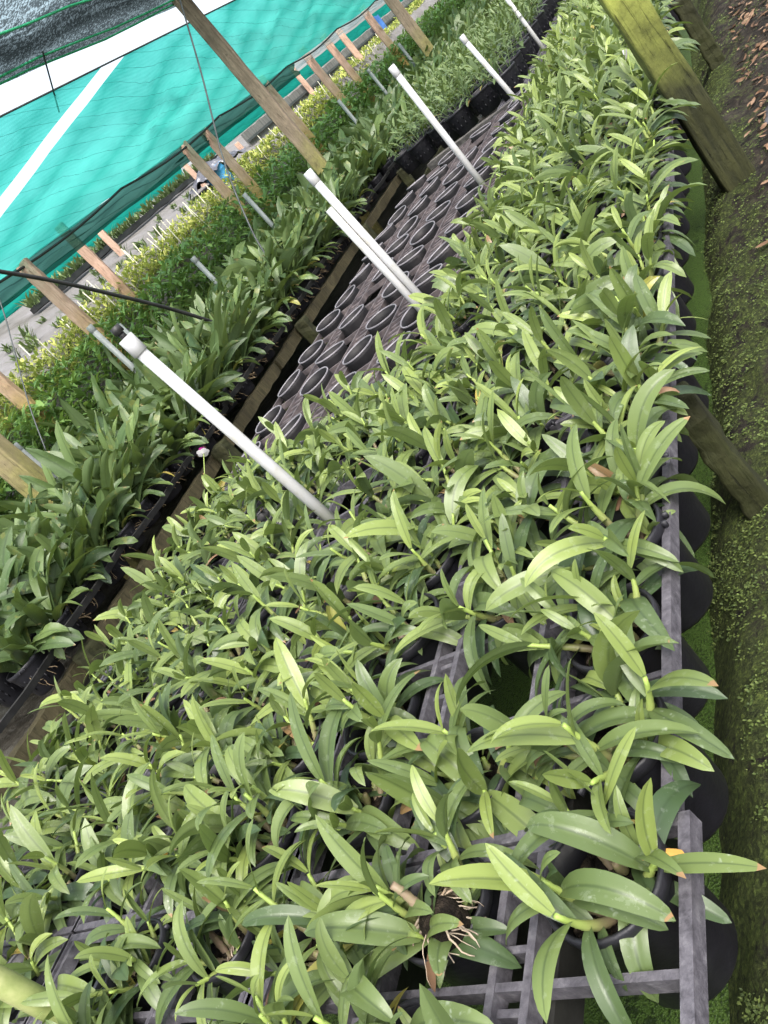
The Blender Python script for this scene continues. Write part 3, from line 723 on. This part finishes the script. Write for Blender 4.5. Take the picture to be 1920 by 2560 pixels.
# ------------------------------------------------------------------ left bed
def dr(x,y): return x-.033*max(-2,(y-4))
BED='broad-leaved orchids in the left bed'
def build_broad(seed,detail,basket):
    q=random.Random(seed); root=empty('broad_leaved_orchid')
    if basket:
        p=mobj('basket_pot',BB,root,(0,0,0),seed); mobj('pot_rim',BR,p)
        b=MB(); roots_geo(b,q,(0,0,-.03),16,.12,.0022)
        for k in range(9):
            a=q.uniform(-1.2,1.2); P=[Vector((.11*math.cos(a),.11*math.sin(a),-.07+q.uniform(-.06,.03)))]
            d=Vector((math.cos(a),math.sin(a),-.2))
            for j in range(5):
                d=(d+Vector((q.uniform(-.6,.6),q.uniform(-.6,.6),q.uniform(-.5,.2)))).normalized(); P.append(P[-1]+d*.018)
            b.tube(P,.0022,4)
        b.obj('roots',M['rootbrown'],root)
    else:
        mobj('basket_pot',BB,root,(0,0,0),seed)
    n=q.choice((4,5,5))
    fol=MB()
    for a in spread(q,n):
        bs=Vector((.055*math.cos(a),.055*math.sin(a),-.02)); lean=q.uniform(.05,.45)
        sh=fol if not detail else MB()
        up=Vector((math.sin(lean)*math.cos(a),math.sin(lean)*math.sin(a),math.cos(lean)))
        nl=q.choice((5,6,7)); r0=q.uniform(0,6.28)
        for k in range(nl):
            aa=r0+(k%2)*math.pi+q.uniform(-.6,.6); sp=q.uniform(.15,.45)+.45*(1-k/nl)
            sd=Vector((math.cos(aa),math.sin(aa),0)); t=(up*math.cos(sp)+sd*math.sin(sp)).normalized()
            ll=q.uniform(.34,.64)*(1 if k<nl-1 else .8)
            sh.leaf(dict(b=bs+up*(.012*k+.05*(k/nl)),t=t,n=(-sd*.9+Vector((0,0,.5))),len=ll,w=ll*q.uniform(.14,.20),droop=q.uniform(.5,1.7),
                fold=q.uniform(.15,.5),cx=.05,age=min(1,max(0,.15+.5*k/nl+q.uniform(-.2,.3))),ns=9 if detail else 6,na=4 if detail else 2,
                twist=q.uniform(-1.6,1.6),bend=q.uniform(-.4,.4),round=.5,wave=q.uniform(0,.6)))
        if detail: sh.obj('shoot',M['broad'],root)
    if basket:      # old lower leaves leaning out over the bed edge
        b=MB()
        for k in range(4):
            a=q.uniform(-1.0,1.0); ll=q.uniform(.22,.36); t=Vector((math.cos(a),math.sin(a),q.uniform(.3,1.1)))
            b.leaf(dict(b=(.05*math.cos(a),.07*math.sin(a),-.01),t=t,n=Vector((-math.cos(a)*.6,-math.sin(a)*.6,1)),len=ll,w=ll*q.uniform(.18,.26),droop=q.uniform(1.4,2.8),fold=q.uniform(.1,.4),cx=.05,age=q.uniform(0,.9) if q.random()>.15 else 1.5,ns=9,na=4,twist=q.uniform(-1.3,1.3),round=.5,wave=q.uniform(0,.7)))
        b.obj('lower_leaves',M['broad'],root)
    if not detail: fol.obj('foliage',M['broad'],root)
    return root
BN=[build_broad(300+i,True,True) for i in range(7)]
BNI=[build_broad(330+i,True,False) for i in range(6)]
BF=[build_broad(360+i,False,False) for i in range(6)]
kb=0
for row,(x0,pitch) in enumerate([(-4.74,.30),(-5.08,.33),(-5.45,.36),(-5.85,.40),(-6.25,.44)]):
    y=1.0+.13*row; nth=0
    while y<26:
        y+=pitch*(1 if y<9 else (1.6 if y<16 else 2.2))*q.uniform(.92,1.08)
        x=dr(x0,y)+q.uniform(-.03,.03)
        if not inframe((x,y,Z(.6)),130): continue
        nth+=1; kb+=1; d=px((x,y,Z(.8)))[2]; rz=q.uniform(0,6.28); sc=q.uniform(.85,1.15)*(1+.03*row)
        zz=Z(.90)+(0 if row==0 else .035*row)
        if row==0 and d<11: o=place(BN[kb%7],x,y,zz,q.uniform(-.5,.5),sc,('bn',kb%7))
        elif d<9: o=place(BNI[kb%6],x,y,zz,rz,sc,('bni',kb%6))
        else: o=place(BF[kb%6],x,y,zz,rz,sc,('bf',kb%6))
        tag(o,'broad-leaved orchid in %s row of left bed, %s plant from near end'%(['front','second','third','fourth','back'][row],ordn(nth)),'orchid',BED)
for grp_ in (MIDS,FARS,BN,BNI,BF):
    for o in grp_:
        if not o.get('label'):
            for c in list(o.children_recursive): bpy.data.objects.remove(c)
            bpy.data.objects.remove(o)
# strap, beam and legs of the left bed
yy=[1.0]; 
while yy[-1]<26: yy.append(yy[-1]+q.uniform(.75,.95))
for i,(a,b_) in enumerate(zip(yy,yy[1:])):
    if not (inframe((dr(-4.57,a),a,Z(.96)),60) or inframe((dr(-4.57,b_),b_,Z(.96)),60)): continue
    s=MB(); j=lambda: q.uniform(-.02,.02)
    A=Vector((0,0,0)); Bv=Vector((dr(-4.57,b_)-dr(-4.57,a)+j()*1.5,b_-a+.05,j()))
    s.bar(A,A.lerp(Bv,.5)+Vector((.01,0,-.012)),.012,.045,Vector((.4,0,1)),0,4); s.bar(A.lerp(Bv,.5)+Vector((.01,0,-.012)),Bv,.012,.045,Vector((.4,0,1)),0,4)
    o=s.obj('edge_strap',M['strap'],None,False,(dr(-4.57,a),a,Z(.965)+j()))
    tag(o,'worn black strap in front of the left bed pots, %s length from near end'%ordn(i+1),'strap','black straps along the front of the left bed')
nb=0
for i,(a,b_) in enumerate(((.8,3.35),(3.4,6.2),(6.25,9.6),(9.65,13.5),(13.55,18),(18.05,25))):
    s=MB(); q_=random.Random(i); s.bar((0,0,0),(dr(-4.60,b_)-dr(-4.60,a),b_-a,0),.08,.10,Vector((0,0,1)),0,24,.006,q_)
    o=s.obj('bed_beam',M['beam'],None,False,(dr(-4.62,a),a,Z(1.17)))
    tag(o,'weathered brown beam below the black left bed pots, %s from near end'%ordn(i+1),'beam','beams carrying the left bed')
for i,y in enumerate((2.62,4.75,6.9,9.4,11.6,14.2)):
    post('bed_leg',dr(-4.5,y),y,1.8,1.08,.13,.13,'darkpost','dark mossy leg below the left bed beam, %s from near end'%ordn(i+1),.2,'legs under the left bed',(0,0),'leg')
# retaining boards and black sheet between the beds
for i,(x,h,w,m,l) in enumerate(((-4.2,1.50,.04,'strut','dark wet board lying along the gap under the left bed'),(-3.62,1.48,.03,'plank','grey wet board along the foot of the empty pot bench'),(-4.42,1.44,.05,'darkpost','mossy board under the left bed beam along the gap'))):
    s=MB(); q_=random.Random(40+i); s.bar((0,.3,0),(-.25,20,0),w,.16,Vector((0,0,1)),0,40,.006,q_)
    tag(s.obj('gap_board',M[m],None,False,(x,0,Z(h))),l,'board')
# front plank and slotted pots of the far bench section
s=MB(); s.bar((0,0,0),(1.28,-.62,0),.09,.07,Vector((0,0,1)),0,12,.004,random.Random(3)); tag(s.obj('bench_plank',M['plank'],None,False,(-3.38,8.98,Z(1.02))),'grey weathered plank below the row of slotted black pots','plank')
SB,SR=pot_meshes(M['pot'],M['rim'],.155,.24,.78,True)
def build_small(seed):
    q=random.Random(seed); root=empty('small_leaved_orchid'); p=mobj('basket_pot',SB,root); mobj('pot_rim',SR,p)
    b=MB()
    for a in spread(q,7):
        pts,rad,lv=shoot_spec(q,a,q.uniform(.1,.9),q.uniform(.15,.4),8,q.uniform(.10,.16),(.09*math.cos(a),.09*math.sin(a),-.03),4,2,(.5,1.3),(.2,.3))
        for l in lv: b.leaf(l)
        cane_geo(b,pts,[r*.6 for r in rad],4)
    b.obj('foliage',M['small'],root); return root
SM=[build_small(500+i) for i in range(6)]; ks=0
for r_ in range(14):
    for c_ in range(6):
        x=-2.25-.33*c_; y=9.0+.18*c_*.9+r_*.5+(c_%2)*.08
        if not inframe((x,y,Z(.8)),40): continue
        o=place(SM[ks%6],x+q.uniform(-.02,.02),y,Z(.80) ,q.uniform(0,6),q.uniform(.9,1.1),('s',ks%6)); ks+=1
        tag(o,'small-leaved orchid in slotted black pot, %s row beyond empty pots, %s from right'%(ordn(r_+1),ordn(c_+1)),'orchid','small-leaved orchids in slotted pots beyond the empty trays')

# ------------------------------------------------------------------ posts and pipes in the left bed
LG='tall timber posts standing in the left bed'
post('timber_post',-5.78,4.30,1.7,-2.6,.20,.18,'oldpost','thick mossy post at the left border, rising from left bed',.3,LG)
post('timber_post',-5.72,11.75,1.7,-2.7,.20,.19,'oldpost','tall thick weathered post against the teal net, whole face visible',.3,LG,(0,.25))
post('timber_post',-5.75,19.3,1.7,-2.7,.24,.22,'oldpost','tall dark post far along the left bed, near blue tarp',.3,LG)
LP=[('thin',-6.2,6.49,-.26),('b',-6.15,6.75,-.12),('b',-6.2,8.57,-.03),('b',-6.2,10.44,-.19),('b',-6.2,12.6,-.2),('b',-6.2,14.95,-.22),('b',-6.2,17.0,-.2),('b',-6.2,19.4,-.2),('b',-5.9,4.55,.02)]
for i,(t,x,y,top) in enumerate(LP):
    pipe(x,y,top,(0,0),.032 if i!=8 else .028,1.2,i%2==0,['grey pipe with hooked clip, taller of the leaning pair','shorter grey pipe of the pair in left bed','grey pipe just beyond the black hose end','grey capped pipe near the thin slanted wire','grey pipe left of the tall weathered post','grey pipe just beyond the tall weathered post','grey pipe in left bed, third beyond weathered post','farthest grey pipe in left bed by dark post','pale grey pipe at the left border near mossy post'][i],'greypipe')
# ------------------------------------------------------------------ green weeds and yellow sprays (uncountable)
def ybands(t): return t**1.5
b=MB(); q=random.Random(77)
for i in range(8000):
    y=2.2+36*(q.random()**1.7); x=dr(-6.35,y)-q.uniform(0,.85)
    bz=Z(.03)+.17*(1-q.random()**.8*5)+.16*(dr(-6.35,y)-x)+.1*fb(x,y,1.5,6)
    for k in range(4):
        a=q.uniform(0,6.28); t=Vector((math.cos(a)*.8,math.sin(a)*.8,q.uniform(.2,1.0)))
        ll=q.uniform(.10,.20)*(1+.02*y)
        b.leaf(dict(b=(x,y,bz),t=t,n=Vector((0,0,1)),len=ll,w=ll*q.uniform(.16,.3),droop=q.uniform(.4,1.5),fold=.2,age=q.random(),ns=3,na=2))
tag(kind(b.obj('green_weeds',M['weed']),'stuff'),'dense bright green weeds behind the broad-leaved orchids','weeds')
b=MB()
for i in range(14000):
    y=2.2+40*(q.random()**1.7); x=dr(-7.25,y)-q.uniform(0,.75)
    bz=Z(-.34)+.010*max(0,y-9)+.12*(1-q.random()**.8*3.6)+.16*(dr(-7.25,y)-x)+.10*fb(x,y,1.2,16)
    for k in range(4):
        a=q.uniform(0,6.28); t=Vector((math.cos(a)*.6,math.sin(a)*.6,q.uniform(.1,1.2)))
        ll=q.uniform(.05,.10)*(1+.02*y)
        b.leaf(dict(b=(x,y,bz),t=t,n=Vector((0,0,1)),len=ll,w=ll*q.uniform(.2,.4),droop=q.uniform(.3,1.2),fold=.2,age=q.random(),ns=3,na=2))
tag(kind(b.obj('yellow_flower_sprays',M['yellow']),'stuff'),'long band of yellow-green flower sprays below the nets','flowers')
# stakes
b=MB(); b.tube([(0,0,0),(0,0,.72)],.0075,6); STM=b.mesh('plant_stake',M['stake'])
ns_=0; q=random.Random(31)
y=3.6
while y<30:
    y+=q.uniform(.16,.36)*(1+.02*y)
    for rep in range(q.choice((1,1,2))):
        x=dr(-7.2,y)-q.uniform(0,.8); z=Z(-.05)+q.uniform(-.20,.02)
        if not inframe((x,y,z+.6)): continue
        o=mobj('plant_stake',STM,None,(x,y,z),q.uniform(0,3)); o.rotation_euler=(q.uniform(-.08,.08),q.uniform(-.08,.08),0); ns_+=1
        tag(o,'thin white stake among yellow sprays, %s from the near end'%(ordn(ns_) if ns_<70 else 'far one beyond sixty-ninth'),'stake','white stakes among the yellow sprays')
        if ns_>=69: y=99; break

# ------------------------------------------------------------------ orange timber posts under the nets
FG='orange timber posts holding the nets'
FP=[('A',-7.0,1.047,.175,.15),('B',-7.5,1.173,.187,.13),('C',-9.0,1.239,.140,.11),('D',-7.05,1.635,.175,.15),('E',-7.1,1.735,.173,.15),('F',-8.9,1.589,.142,.10),('G',-7.1,2.117,.191,.16),('H',-7.2,2.436,.189,.16),('K',-8.6,2.306,.168,.12),('I',-7.3,2.62,.183,.15),('J',-8.0,2.75,.172,.15),('N',-7.0,.84,.118,.14),('L',-9.2,1.81,.11,.11),('O',-7.2,3.05,.185,.17),('P',-7.2,3.35,.18,.17)]
FL=['orange timber post nearest the left border, with black hose crossing','orange timber post just right of the one the hose crosses','short thin orange post below the dark folded net','orange post left of the blue barrel, below net hem','orange post standing right beside the blue barrel','short orange post left of the blue barrel, farther back','orange post just right of the tall weathered post','second orange post right of the tall weathered post','thin orange post behind, between two larger ones','third orange post right of the tall weathered post','thinner orange post touching its taller neighbour, far right','orange post cut by the left border','short thin post by the grey fence and white stakes','far orange post near the top border before blue tarp','farthest orange post at the top border']
for (n_,X,ry,rh,w),l in zip(FP,FL):
    post('net_post',X,-X*ry,.6,X*rh,w,w*.8,'freshpost',l,.5,FG)

# ------------------------------------------------------------------ nets
def netsheet(name,prof,ys,mat,label,cut0=None,cut1=None,sag=.0,wr=.03,nv=26,seed=0,ragged=0,grp=None,period=3.2):
    """prof: list of (x,z-h above camera) from hem to wire; ys: (y0,y1,n)"""
    b=MB(); y0,y1,n=ys
    import bisect
    def P(s):
        f=s*(len(prof)-1); i=min(len(prof)-2,int(f)); t=f-i
        return prof[i][0]+(prof[i+1][0]-prof[i][0])*t, prof[i][1]+(prof[i+1][1]-prof[i][1])*t
    for j in range(n+1):
        for i in range(nv+1):
            s=i/nv
            ya=y0 if cut0 is None else cut0(s); yb=y1 if cut1 is None else cut1(s)
            t=j/n; y=ya+(yb-ya)*(t**1.3)
            x,h=P(s)
            bow=math.sin(math.pi*s)
            ph=(y%period)/period; wk=wr*(1 if cut0 is None and cut1 is None else min(1,.12+min(abs(y-ya) if cut0 else 99,abs(y-yb) if cut1 else 99)/1.6))
            h-=sag*wk/max(wr,1e-6)*bow*(.6+.4*math.sin(2*math.pi*y/period))
            h+=wk*fb(y*.5,s*1.3,1.6,seed)*(.3+bow)
            x+=wk*1.3*fb(y*.7+3*s,s*2,1.2,seed+3)*(.3+bow)
            if s<.1: h-=sag*.4*math.sin(math.pi*ph); 
            if ragged and i==0: h-=ragged*(.5+.9*nz(y,0,1.1,seed))
            b.vert((x,y,ZC+h),(y,s))
    for j in range(n):
        for i in range(nv):
            a=j*(nv+1)+i; b.face((a,a+1,a+nv+2,a+nv+1))
    return tag(b.obj(name,M[mat]),label,'net',grp)
TP=[(-7+.8*k/10,1.225+.9*k/10+.175*(k/10)**2) for k in range(11)]
gap=lambda s: 4.94+4.5*s+.863*s*s
netsheet('shade_net',TP,(1,9,90),'teal','bright teal shade net at the left border, left of white gap',None,lambda s:gap(s)-.29,.07,.07,30,2)
netsheet('shade_net',TP,(5,48,260),'teal','long bright teal shade net sagging behind the tall post',lambda s:gap(s)+.29,None,.07,.07,30,2)
netsheet('shade_net',[(-6.05,2.50),(-5.6,2.47),(-5.1,2.5),(-4.45,2.52)],(5.5,48,160),'darknet','dark green roof net with bright green lines, top left corner',None,None,.0,.05,16,5)
netsheet('shade_net',[(-7.12,1.0),(-7.08,1.06),(-7.12,1.14),(-7.04,1.22)],(2,16.5,120),'foldnet','dark green folded net hanging under the teal hem',None,None,.03,.05,8,8)
netsheet('shade_net',[(-7.15,1.10),(-7.1,1.17),(-7.05,1.24)],(16.5,48,90),'palenet','pale translucent folded net far along the teal hem',None,None,.03,.06,8,18)
netsheet('shade_net',[(-11.0,1.33),(-11.05,1.42),(-11.0,1.60)],(8,17.3,60),'teal2','farther teal curtain with ragged bottom, left half behind posts',None,None,.02,.05,8,11,.12)
netsheet('shade_net',[(-10.6,1.22),(-10.65,1.36),(-10.6,1.56)],(17.4,55,120),'teal2','farther teal curtain above the grey fence, right half',None,None,.02,.06,8,13,.14)
# bright green tape lines sewn on the dark net, hem cords
for i,(x,h) in enumerate(((-5.72,2.455),(-5.05,2.48),(-5.9,2.47))):
    s=MB(); P=[(x+.02*math.sin(y*.9+i),y,ZC+h-.02+.03*fb(y*.5,1,1.6,5)) for y in [2+.8*k for k in range(50)]]
    s.tube(P,.012,5); tag(s.obj('net_tape',M['greenline']),['bright green line along the dark net, middle one','bright green line nearest the top left corner','bright green line closest to the dark net edge'][i],'tape','green lines along the dark net')
s=MB(); s.tube([(-6.99+.02*math.sin(y),y,ZC+1.222-.07*math.sin(math.pi*((y%3.2)/3.2))) for y in [2+.4*k for k in range(100)]],.016,6); tag(s.obj('hem_cord',M['hose']),'black cord along the lower hem of the teal net','cord')
s=MB(); s.tube([(-6.2,1,ZC+2.3),(-6.2,48,ZC+2.3)],.012,6); tag(s.obj('support_wire',M['wire']),'wire carrying the upper edge of the teal net','wire')
s=MB(); s.tube([(-5.62,8.4,ZC+2.45),(-6.5,9.1,ZC+2.18)],.010,6); tag(s.obj('cross_wire',M['wire']),'dark wire crossing the white gap between the nets','wire')
# ropes
def rope(name,pts,r,mat,label,cat):
    V=[Vector(p) for p in pts]; P=[]
    for i in range(len(V)-1):
        p0,p1,p2,p3=V[max(0,i-1)],V[i],V[i+1],V[min(len(V)-1,i+2)]
        for k in range(8):
            t=k/8; P.append(.5*((2*p1)+(-p0+p2)*t+(2*p0-5*p1+4*p2-p3)*t*t+(-p0+3*p1-3*p2+p3)*t**3))
    P.append(V[-1]); s=MB(); s.tube(P,r,8); return tag(s.obj(name,M[mat]),label,cat)
rope('hose',[(-5,3.2,ZC+2.3),(-5,5.01,ZC+.91),(-5,5.77,ZC+.21),(-5,6.23,ZC-.27),(-5,6.5,ZC-.6)],.017,'hose','thick black hose slanting down into the left bed','hose')
rope('guy_wire',[(-5,10.5,ZC+2.3),(-5,9.53,ZC+1.35),(-5,8.59,ZC+.5),(-5,8.06,ZC-.17),(-5,7.9,ZC-.5)],.010,'wire','thin slanted wire in front of the teal net','wire')
rope('guy_wire',[(-5,5.6,ZC+1.8),(-5,4.79,ZC+.76),(-5,4.57,ZC+.5),(-5,4.22,ZC+.1),(-5,4.0,ZC-.2)],.005,'wire','thinnest grey wire at the left border','wire')

# ------------------------------------------------------------------ hillside furniture
s=MB(); q=random.Random(3)
y=17.2
f0=MB(); 
while y<60:
    f0.box((0,y-17.2+.14,.0),(.03+q.uniform(0,.02),.27,.60+q.uniform(-.02,.02))); y+=.28
root=empty('fence',(-8.75,16.2,ZC+.72)); f0.obj('boards',M['fence'],root,False)
r_=MB(); r_.bar((.05,0,.12),(.05,42,.12),.05,.05); r_.obj('rail',M['wire'],root,False)
tag(root,'grey board fence with a pale rail below the teal curtain','fence')
# crumpled sheet over blue barrels
def barrel(x,y,z,mat,label):
    b=MB(); b.lathe([(0,0),(.19,0),(.2,.02),(.2,.18),(.212,.2),(.2,.22),(.2,.34),(.212,.36),(.2,.38),(.2,.44),(.19,.46),(.0,.46)],20)
    tag(b.obj('barrel',M[mat],None,True,(x,y,z)),label,'barrel')
barrel(-8.1,13.4,ZC+.36,'blue','bright blue barrel under the crumpled dark sheet')
barrel(-8.2,14.0,ZC+.40,'navy','dark navy barrel right of the blue barrel')
b=MB(); q=random.Random(8)
nx=22
for j in range(nx+1):
    for i in range(nx+1):
        u=i/nx*2-1; v=j/nx*2-1; rr=math.sqrt(u*u+v*v)
        b.vert((u*.42,v*.75,.30*max(0,1-rr*.8)+.10*fb(u,v,2.5,3)),(u,v))
for j in range(nx):
    for i in range(nx): a=j*(nx+1)+i; b.face((a,a+1,a+nx+2,a+nx+1))
tag(b.obj('plastic_sheet',M['bag'],None,False,(-8.3,13.7,ZC+.72)),'crumpled dark plastic sheet over the blue barrels','plastic sheet')
b=MB()
for j in range(13):
    for i in range(9): b.vert((-.02*fb(i*.3,j*.3,1,2),(j-6)*.09,i*.06+.05*fb(i*.4,j*.4,1.3,9)),(i/8,j/12))
for j in range(12):
    for i in range(8): a=j*9+i; b.face((a,a+1,a+10,a+9))
tag(b.obj('tarpaulin',M['tarp'],None,True,(-8.6,26.5,ZC+.7)),'blue tarpaulin hanging far away near the top border','tarpaulin')
# rows of small plants on the pale sheet
def tuft(seed,L,n=22,mat='small'):
    q=random.Random(seed); b=MB()
    for k in range(n):
        a=q.uniform(0,6.28); t=Vector((math.cos(a)*.5,math.sin(a)*.5,1)); ll=L*q.uniform(.6,1.2)
        b.leaf(dict(b=(q.uniform(-.06,.06),q.uniform(-.08,.08),0),t=t,n=Vector((-math.cos(a),-math.sin(a),.4)),len=ll,w=ll*.14,droop=q.uniform(.4,1.6),fold=.3,age=q.random(),ns=4,na=2))
    return b.mesh('seedling',M[mat])
TU=[tuft(i,.22) for i in range(4)]; TB=[tuft(10+i,.24,34) for i in range(3)]
q=random.Random(19)
for rx,y0,y1,step in((-8.35,7.0,13.0,.42),(-8.95,8.0,14.0,.5),(-8.1,6.6,9,.5)):
    y=y0
    while y<y1:
        if q.random()<.62:
            o=mobj('seedling',TU[q.randrange(4)],None,(rx+q.uniform(-.1,.1),y,hillz(rx,y)),q.uniform(0,6),q.uniform(.5,1.1))
            tag(o,'tiny dark seedling on the pale sheet of the slope','seedling','tiny seedlings on the pale sheet')
        y+=step*q.uniform(.7,1.3)
s=MB(); s.bar((0,9.6,0),(0,16.6,0),.12,.09,Vector((0,0,1)),0,20,.01,q); s_=s.obj('black_trough',M['hose'],None,False,(-9.7,0,hillz(-9.7,12)+.08)); tag(s_,'long black trough of grassy plants on the slope','trough')
y=9.7; nt_=0
while y<16.4:
    nt_+=1; o=mobj('grassy_plant',TB[nt_%3],None,(-9.7,y,hillz(-9.7,12)+.10),q.uniform(0,6),q.uniform(.7,1.1)); y+=q.uniform(.16,.26)
    tag(o,'grassy plant in the long black trough, %s from its near end'%ordn(nt_),'plant','grassy plants in the black trough')

# ------------------------------------------------------------------ bank cover
b=MB(); q=random.Random(91)
for i in range(40000):
    y=.2+9.5*(q.random()**2.1); x=-.92+.02*y+1.3*q.random()**1.4*(.35+.16*y)
    if fb(x,y*.6,3.1,21)+.5*fb(x,y,9,2)<-.22: continue
    z=bankz(x,y); a=q.uniform(0,6.28); ll=q.uniform(.0035,.009)*(1+.12*y)
    for k in range(2):
        a=q.uniform(0,6.28)
        b.leaf(dict(b=(x+q.uniform(-.01,.01),y+q.uniform(-.01,.01),z),t=Vector((math.cos(a),math.sin(a),q.uniform(.2,1.2))),n=Vector((0,0,1)),len=ll,w=ll*.6,droop=.8,fold=.2,age=q.random(),ns=2,na=2,round=1))
tag(kind(b.obj('moss',M['moss']),'stuff'),'green moss and liverwort covering the right bank','moss')
b=MB()
for i in range(2600):
    y=2.2+9*q.random(); x=-.42+1.6*q.random()**1.3+.03*(y-4)
    if (y<4 or x<-.36) and q.random()<.86: continue
    z=bankz(x,y)+.012; a=q.uniform(0,6.28); ll=q.uniform(.025,.075)
    b.leaf(dict(b=(x,y,z),t=Vector((math.cos(a),math.sin(a),q.uniform(-.05,.3))),n=Vector((q.uniform(-.4,.4),q.uniform(-.4,.4),1)),len=ll,w=ll*q.uniform(.25,.45),droop=q.uniform(-.4,.5),fold=q.uniform(-.5,.7),age=q.random(),ns=4,na=2,twist=q.uniform(-1,1)))
tag(kind(b.obj('dead_leaves',M['deadleaf']),'stuff'),'brown dead leaves littering the right bank','leaf litter')
# piece of black weed mat showing on the bank
b=MB()
for j in range(21):
    for i in range(11):
        x=-.30+.5*i/10+.05*nz(j*.4,0,1,4); y=3.4+1.6*j/20; b.vert((x,y,bankz(x,y)+.012+.02*nz(i*1.3,j*.5,1,8)),(i/10,j/20))
for j in range(20):
    for i in range(10): a=j*11+i; b.face((a,a+1,a+12,a+11))
tag(b.obj('weed_mat',M['blackmat'],None,True),'torn black weed mat on the bank beside the broad post','weed mat')

# ------------------------------------------------------------------ scale to metres, camera, light
done=set()
for o in bpy.data.objects:
    o.location=o.location*S
    if o.type=='MESH' and o.data.name not in done:
        done.add(o.data.name); o.data.transform(Matrix.Scale(S,4))
cam=bpy.data.cameras.new('camera'); co=bpy.data.objects.new('camera',cam); COL.objects.link(co)
cam.sensor_fit='VERTICAL'; cam.sensor_height=32.0; cam.lens=32.0*2072/2560
cam.clip_start=.05; cam.clip_end=1000
Mx=Matrix((CR,CU,-CF)).transposed().to_4x4(); Mx.translation=Vector((0,0,ZC*S)); co.matrix_world=Mx
SC.camera=co
w=bpy.data.worlds.new('World'); SC.world=w; w.use_nodes=True; nt=w.node_tree
sky=nt.nodes.new('ShaderNodeTexSky'); sky.sky_type='NISHITA'; sky.sun_disc=False
EL,AZ=R(55),R(135)       # azimuth measured from +Y towards +X
sky.sun_elevation=EL; sky.sun_rotation=AZ; sky.dust_density=5; sky.air_density=1.0; sky.ozone_density=1.0
hs=nt.nodes.new('ShaderNodeHueSaturation'); hs.inputs['Saturation'].default_value=.45; nt.links.new(sky.outputs[0],hs.inputs['Color'])
bg=nt.nodes['Background']; bg.inputs[1].default_value=.15; nt.links.new(hs.outputs[0],bg.inputs[0])
sl=bpy.data.lights.new('sun','SUN'); sl.energy=.95; sl.angle=R(35); sl.color=(1,.96,.90)
so=bpy.data.objects.new('sun',sl); COL.objects.link(so)
dirv=Vector((math.sin(AZ)*math.cos(EL),math.cos(AZ)*math.cos(EL),math.sin(EL)))
so.rotation_euler=dirv.to_track_quat('Z','Y').to_euler(); so.location=(0,0,20)
SC.view_settings.view_transform='Standard'; SC.view_settings.look='None'; SC.view_settings.gamma=1; SC.view_settings.exposure=1.53
SC.cycles.max_bounces=8; SC.cycles.transparent_max_bounces=12
